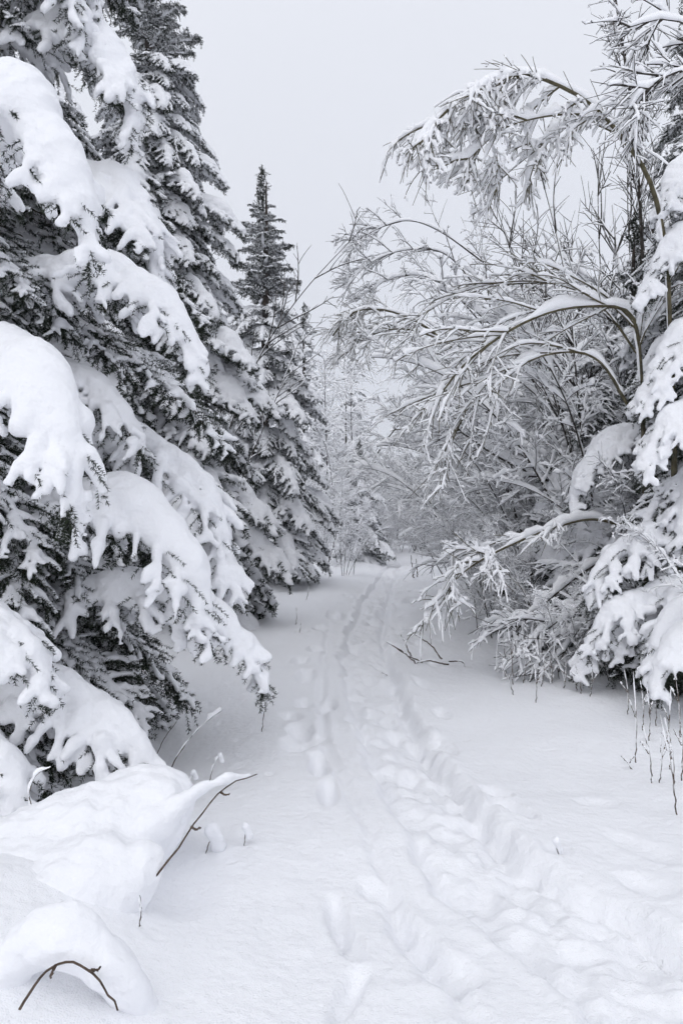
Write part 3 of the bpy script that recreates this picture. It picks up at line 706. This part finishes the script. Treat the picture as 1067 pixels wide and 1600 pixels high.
SH = [  # label, x, y, seed, mix, scale
    ('dense shrub of upright shoots just left of the dark slim trunk', 3.25, 9.3, 501, [(UPR, 9), (FINE, 6), (ARCH, 2)], 1.0),
    ('snowy shrub with arching stems behind the mid height fan of twigs', 3.7, 10.4, 502, [(FINE, 9), (ARCH, 3), (UPR, 2)], .95),
    ('shrub overhanging the path edge behind the long low branch', 2.9, 11.8, 503, [(FINE, 10), (LOW, 1)], .85),
    ('tangled shrub behind the farther bowed birch', 3.7, 14.2, 504, [(FINE, 9), (ARCH, 3), (UPR, 3)], 1.05),
    ('hanging snow curtain shrub low at the right path edge', 2.2, 12.9, 505, [(FINE, 8)], .68),
    ('wide pale shrub at the right where the path narrows', 4.1, 17.0, 506, [(FINE, 9), (ARCH, 3)], 1.0),
    ('tall thin stemmed shrub in the right thicket above the wide pale one', 4.8, 15.5, 507, [(UPR, 5), (FINE, 6)], 1.35),
    ('frosted shrub right of the far path end', 4.3, 21.0, 508, [(FINE, 8), (ARCH, 3)], 1.0),
    ('tall frosted shrub behind the right thicket, its shoots against the sky', 5.6, 19.0, 509, [(UPR, 4), (FINE, 7)], 1.5),
    ('tall feathery shrub at the right edge behind the spruce boughs', 4.9, 11.5, 510, [(UPR, 7), (FINE, 5)], 1.2),
    ('low shrub crushed under snow beside the right spruce', 2.95, 8.7, 511, [(FINE, 8)], .62),
    ('frosted shrub closing the view right of the path end', 4.6, 26.0, 512, [(FINE, 8), (ARCH, 4)], 1.0),
    ('lacy waist high shrub between the long low branch and the path', 2.6, 10.4, 515, [(FINE, 9)], .72),
    ('pale lacy shrub at the right path edge beyond the weeping birch tip', 2.3, 15.4, 516, [(FINE, 8)], .75),
    ('knee high frosted bush at the right where the path bends', 2.5, 18.8, 517, [(FINE, 8)], .62),
]
SH += [('low snow crusted bush behind the weed clump at the right edge', 3.05, 6.4, 513, [(FINE, 6)], .34), ('small frosted bush in front of the lowest right spruce boughs', 2.75, 7.3, 514, [(FINE, 6)], .30), ('low lacy bush under the long low branch at the path edge', 2.15, 8.9, 518, [(FINE, 7)], .36), ('tiny frosted bush before the fallen sapling', 2.35, 7.7, 519, [(FINE, 5)], .22), ('small white bush beyond the long low branch at the path edge', 1.95, 10.6, 523, [(FINE, 7)], .42)]
for lb, x, y, sd, mix, sc in SH: shrub(lb, x + (.55 if y > 12 else .1 if y > 8 else 0), y, sd, mix, sc=sc, spread=1.2)
shrub('pale shrub at the foot of the slender spruce beside the path', .0, 20.2, 520, [(FINE, 6)], face=-.6, spread=1.8, sc=.5)
shrub('grey frosted shrub between the slender spruce and the small one', -.3, 23.5, 521, [(FINE, 9)], face=-.3, spread=2, sc=.65)
shrub('bare branched tree in the gap between the two tall left spruces', -2.5, 15.0, 522, [(UPR, 5)], face=0, spread=2.5, sc=1.35, name='leafless_tree', cat='tree')
FAR = [('frosted birch behind the slender spruce, its fine crown above the shrubs', -.35, 26, 1.0), ('tall frosted birch left of the gap of sky', .35, 30, .98), ('second frosted birch just left of the gap of sky', 1.15, 35, .78),
       ('leaning frosted birch at the bottom of the gap of sky', 2.2, 41, .66), ('frosted birch right of the gap of sky', 4.6, 36, .80), ('broad frosted birch behind the right thicket', 5.0, 29, .95),
       ('tall frosted birch above the right thicket', 6.5, 25, 1.1), ('pale birch far behind the right thicket', 7.6, 33, 1.25)]
for i, (lb, x, y, sc) in enumerate(FAR):
    shrub(lb, x, y, 540 + i, [(BIRCH, 3), (FINE, 5)], face=0, spread=3.14, sc=sc, name='birch_tree', cat='birch tree', rad=.35)
for i in range(14):
    rng = np.random.default_rng(600 + i); x = -2.0 + i * .75; y = 40 + 10 * rng.random() + (5 if abs(x - 2.9) < 1 else 0)
    shrub('frosted tree in the far wood that closes the path', x, y, 600 + i, [(BIRCH, 3), (FINE, 4)], face=0, spread=3.14, sc=.58 + .09 * abs(x - 2.9), name='frosted_tree', cat='tree', group='frosted trees of the far wood', rad=.6)
for i in range(15):
    rng = np.random.default_rng(630 + i); x = -.2 + i * .42; y = 28.5 + 6 * rng.random()
    shrub('low frosted bush across the far end of the path', x, y, 630 + i, [(FINE, 8)], face=0, spread=3.14, sc=.45 + .25 * rng.random(), name='frosted_bush', cat='bush', group='frosted bushes across the path end', rad=.35)

# ------------------------------------------------------------------ snow laden things low at the left
def lump_thing(t, lines, vox=.016, dz=0.0):
    C, R = [], []
    for pts in lines:
        p = smooth_path([q[:3] for q in pts], 40); r = np.interp(np.linspace(0, 1, 40), np.linspace(0, 1, len(pts)), [q[3] for q in pts])
        C.append(p); R.append(r)
    v, q = snow_lump(np.vstack(C) + UP * dz - np.array(t.location), np.concatenate(R), vox, a=2.2)
    rg = np.random.default_rng(9)
    for k in range(8):
        w = rg.uniform(.16, .5); v = v + np.sin(v @ (norm(rg.normal(size=3)) * 2 * np.pi / w) + k)[:, None] * norm(rg.normal(size=3)) * w * .022
    return part('snow', mesh('snow_lump', v, [q], [M_SNOW]), t)

def A4(px, py, Y, r): return (*at(px, py, Y), r)

def twig_part(t, paths, r0, r1, name='twig', mat=None):
    bag = Bag()
    for pts in paths:
        p = smooth_path(pts, 18)[None] - np.array(t.location)
        p = p + np.random.default_rng(int(abs(p[0, 0, 0]) * 1e4) + 3).normal(size=p.shape) * r0 * .4
        bag.add(*tubes(p, np.linspace(r0, r1, 18)[None], 6))
    return part(name, bag.mesh('twig', [mat or M_STALK]), t)

b = np.array([*gpt(165, 1460), 0.0]); b[2] = gz(b[0], b[1]) - .03
t = thing('fallen_branch', 'fallen branch buried in a smooth ridge of snow, dark twig along its right side', 'branch', b)
lump_thing(t, [
    [A4(-60, 1560, 2.9, .16), A4(60, 1455, 3.05, .17), A4(165, 1365, 3.2, .15), A4(245, 1292, 3.3, .13), A4(292, 1250, 3.38, .075), A4(318, 1236, 3.42, .038), A4(350, 1221, 3.45, .03), A4(384, 1211, 3.5, .02)],
    [A4(-120, 1500, 3.2, .24), A4(20, 1405, 3.3, .23), A4(130, 1325, 3.45, .20), A4(220, 1270, 3.55, .15), A4(275, 1240, 3.6, .09)],
    [A4(-80, 1530, 3.1, .22), A4(70, 1400, 3.25, .2), A4(170, 1320, 3.38, .165), A4(250, 1268, 3.46, .11)],
    [A4(-100, 1600, 2.75, .2), A4(10, 1520, 2.9, .19), A4(100, 1440, 3.0, .16), A4(180, 1360, 3.1, .12)],
    [A4(60, 1540, 2.85, .10), A4(130, 1455, 2.98, .10), A4(195, 1385, 3.05, .085), A4(238, 1335, 3.12, .06)],
])
twig_part(t, [[at(150, 1478, 2.98), at(188, 1434, 3.0), at(224, 1394, 3.02), at(262, 1345, 3.06), at(300, 1293, 3.16), at(335, 1247, 3.3), at(365, 1222, 3.4), at(402, 1211, 3.48)],
              [at(300, 1293, 3.16), at(308, 1296, 3.14), at(314, 1292, 3.13)], [at(345, 1238, 3.33), at(352, 1242, 3.32), at(360, 1240, 3.31)]], .0050, .0022)

b = np.array([*gpt(105, 1610), 0.0]); b[2] = gz(b[0], b[1]) - .03
t = thing('bent_sapling', 'small bent twig hoop carrying a dome of snow in the bottom left corner', 'sapling', b)
HZ = gz(-.85, 2.42)
lump_thing(t, [
    [A4(-50, 1700, 2.5, .06), A4(-5, 1605, 2.46, .064), A4(38, 1550, 2.44, .066), A4(90, 1524, 2.44, .068), A4(142, 1548, 2.44, .064), A4(196, 1604, 2.46, .056), A4(250, 1700, 2.5, .045)]], dz=HZ)
twig_part(t, [[p + UP * HZ for p in (at(30, 1650, 2.30), at(58, 1606, 2.335), at(88, 1580, 2.325), at(120, 1577, 2.325), at(152, 1600, 2.335), at(184, 1650, 2.30))],
              [p + UP * HZ for p in (at(88, 1580, 2.325), at(82, 1590, 2.31), at(80, 1600, 2.30))], [p + UP * HZ for p in (at(140, 1590, 2.325), at(150, 1588, 2.31), at(158, 1584, 2.30))]], .0042, .003)

def small_twig(label, pix, Y, r=.004, snow=.012, cap=None, group=None, name='twig', cat='twig', fork=None, lift=0.0):
    pts = [at(x, y, Y + (q[0] if q else 0)) for x, y, *q in pix]
    z = gz(pts[0][0], pts[0][1]); up = z - pts[0][2] if pts[0][2] < z + .05 else 0.0
    for p in pts: p[2] += up + lift
    pts[0][2] -= .02
    t = thing(name, label, cat, tuple(pts[0]), 0, group); base = np.array(t.location)
    paths = [pts] + [[at(x, y, Y) + UP * (up + lift) for x, y in f] for f in (fork or [])]
    twig_part(t, paths, r, r * .6, 'stem')
    if snow:
        bag = Bag(); rng = np.random.default_rng(int(pix[0][0]))
        for p in paths:
            q = smooth_path(p, 22)[None] - base
            w = snow * np.clip(np.linspace(-.2, 1.3, 22), .25, 1)[None]
            bag.add(*twig_snow(q, w, w * 2.0, rng, r, cling=.45, gap=.15))
        part('snow', bag.mesh('twig_snow', [M_TSNOW]), t)
    if cap:
        x, y, rp = cap; c = at(x, y, Y) + UP * (up + lift) - base; rr = rp / FPX * Y
        v, q = snow_lump([c, c + [rr * .35, rr * .3, -rr * .9], c + [rr * .5, rr * .7, -rr * 1.9], c + [-rr * .3, rr * .4, -rr * .2]], [rr * .85, rr * .75, rr * .7, rr * .55], max(rr / 6, .004), a=2.0)
        part('snow_cap', mesh('cap', v, [q], [M_SNOW]), t)
    return t

small_twig('long snow dusted twig leaning out from under the near spruce', [(255, 1210), (285, 1165), (315, 1130), (348, 1104)], 4.85, .0045, .014)
small_twig('thin bare twig left of the long leaning one under the near spruce', [(238, 1192), (255, 1158), (276, 1128)], 5.0, .003, 0)
small_twig('upright twig with a blade of snow beside the tip of the lowest bough', [(409, 1150), (413, 1118), (424, 1100), (436, 1088)], 5.7, .004, .022)
small_twig('short twig with snow tip between the long twig and the buried branch', [(326, 1222), (334, 1200), (344, 1182)], 4.7, .003, .01, (344, 1182, 5))
small_twig('short twig leaning behind the tip of the buried branch', [(288, 1252), (296, 1236), (303, 1218)], 4.45, .003, .01, (303, 1219, 5))
small_twig('little twig under a round snow cap beside the buried branch', [(320, 1358), (326, 1345), (333, 1335)], 3.62, .003, 0, (333, 1322, 14))
small_twig('little twig under a narrow snow cap right of the round capped one', [(381, 1348), (383, 1335), (386, 1322)], 3.68, .0025, 0, (385, 1318, 8))
small_twig('short upright dark twig standing in front of the buried branch', [(216, 1502), (221, 1478), (219, 1455)], 2.86, .003, .006)
small_twig('crooked dark twig hanging beside the left edge boughs', [(42, 1362), (50, 1322), (46, 1292), (58, 1262), (80, 1250)], 3.45, .004, .012)
small_twig('tiny snow capped twig alone on the right of the tracks', [(874, 1352), (870, 1340), (869, 1332)], 3.66, .0025, 0, (869, 1327, 8))
for x0, y0, x1, y1 in [(176, 1132, 192, 1072), (188, 1146, 216, 1068), (197, 1150, 224, 1060), (203, 1150, 212, 1080), (226, 1140, 229, 1085)]:
    small_twig('thin dark stem rising under the near spruce boughs', [(x0, y0), ((x0 + x1) / 2 + 2, (y0 + y1) / 2), (x1, y1)], 5.75, .006, 0, group='dark stems under the near spruce', name='thin_stem', cat='stem')
small_twig('forked dark branch lying on the snow in the middle of the path', [(700, 1050), (668, 1048), (642, 1053)], 8.0, .008, .006, name='lying_branch', cat='branch', lift=.03,
           fork=[[(660, 1050), (632, 1036), (604, 1018)], [(650, 1052), (628, 1032), (612, 1022)], [(642, 1040), (634, 1022), (626, 1006)], [(690, 1045), (672, 1022), (644, 1004)], [(700, 1048), (722, 1049), (726, 1058)]])
small_twig('single short twig lying left of the forked branch', [(588, 1050), (597, 1052), (606, 1056)], 7.9, .005, 0)
for x0, y0, x1, y1 in [(803, 1097, 782, 1050), (801, 1081, 793, 985), (828, 1070, 823, 1000), (817, 1077, 821, 1024), (837, 1107, 835, 1046), (902, 1092, 889, 1060), (908, 1096, 898, 1050), (894, 1075, 905, 1020), (790, 1066, 786, 1012), (845, 1085, 850, 1035), (862, 1078, 858, 1030), (880, 1088, 884, 1045), (921, 1100, 925, 1052)]:
    small_twig('dry weed stalk in the sparse row before the fallen sapling', [(x0, y0), ((x0 + x1) / 2 + 1.5, (y0 + y1) / 2), (x1, y1)], CAM_H * FPX / (y0 - 800),   .0045, .006, fork=[[(x0 + (x1 - x0) * .5 + 2, (y0 + y1) / 2), (x0 + (x1 - x0) * .7 + (9 if x0 % 2 else -9), y0 + (y1 - y0) * .72)]], group='sparse weed stalks before the fallen sapling', name='weed_stalk', cat='weed')
for x0, y0, x1, y1 in [(992, 1182, 989, 1040), (1018, 1213, 1004, 1122), (1029, 1212, 1031, 1140), (1046, 1192, 1038, 1110), (1013, 1155, 1010, 1070), (1057, 1268, 1031, 1112), (1062, 1150, 1052, 1040), (1036, 1172, 1048, 1070), (1003, 1140, 1000, 1062), (1024, 1135, 1018, 1040), (1052, 1225, 1044, 1130), (980, 1120, 975, 1050), (1064, 1210, 1060, 1100)]:
    small_twig('snow crusted weed stalk in the clump near the right edge', [(x0, y0), ((x0 + x1) / 2 + 3, (y0 + y1) / 2), (x1, y1)], CAM_H * FPX / (y0 - 800), .004, .007, fork=[[(x0 + (x1 - x0) * .5 + 2, (y0 + y1) / 2), (x0 + (x1 - x0) * .7 + (9 if x0 % 2 else -9), y0 + (y1 - y0) * .72)]], group='weed stalk clump near the right edge', name='weed_stalk', cat='weed')
small_twig('low forked twig left of the weed clump near the right edge', [(988, 1196), (980, 1186), (970, 1176)], 5.1, .004, .008, fork=[[(982, 1188), (986, 1180), (992, 1176)]])
for x0, y0, x1, y1 in [(646, 902, 642, 868), (652, 900, 650, 872)]:
    small_twig('bare stick of the pair beside the far end of the path', [(x0, y0), ((x0 + x1) / 2, (y0 + y1) / 2), (x1, y1)], CAM_H * FPX / (y0 - 800), .014, 0, group='pair of sticks at the path end', name='thin_stem', cat='stem')
for x0, y0, x1, y1 in [(462, 976, 463, 950), (478, 942, 483, 920), (467, 990, 470, 975)]:
    small_twig('thin grass stem on the snow before the slender spruce', [(x0, y0), ((x0 + x1) / 2 + 1, (y0 + y1) / 2), (x1, y1)], CAM_H * FPX / (y0 - 800), .006, .008, group='grass stems before the slender spruce', name='grass_stem', cat='stem')

# ------------------------------------------------------------------ cold damp air that pales the far wood
def build_haze():
    x0, x1, y0, y1, z0, z1 = -60, 60, -8, 120, -1.5, 16
    v = [(x, y, z) for x in (x0, x1) for y in (y0, y1) for z in (z0, z1)]
    q = np.array([[0, 1, 3, 2], [4, 6, 7, 5], [0, 4, 5, 1], [2, 3, 7, 6], [0, 2, 6, 4], [1, 5, 7, 3]])
    m = bpy.data.materials.new('haze_air'); m.use_nodes = True; n, l = m.node_tree.nodes, m.node_tree.links
    n.remove(n['Principled BSDF']); pv = n.new('ShaderNodeVolumePrincipled')
    pv.inputs['Color'].default_value = (.93, .95, 1, 1); pv.inputs['Density'].default_value = HAZE
    l.new(pv.outputs[0], n['Material Output'].inputs['Volume'])
    o = bpy.data.objects.new('haze', mesh('haze', v, [q], [m], smooth=False)); col.objects.link(o); o['kind'] = 'stuff'
    o['label'] = 'thin cold winter haze filling the air over the path'; o['category'] = 'haze'
HAZE = 0.0022
build_haze()
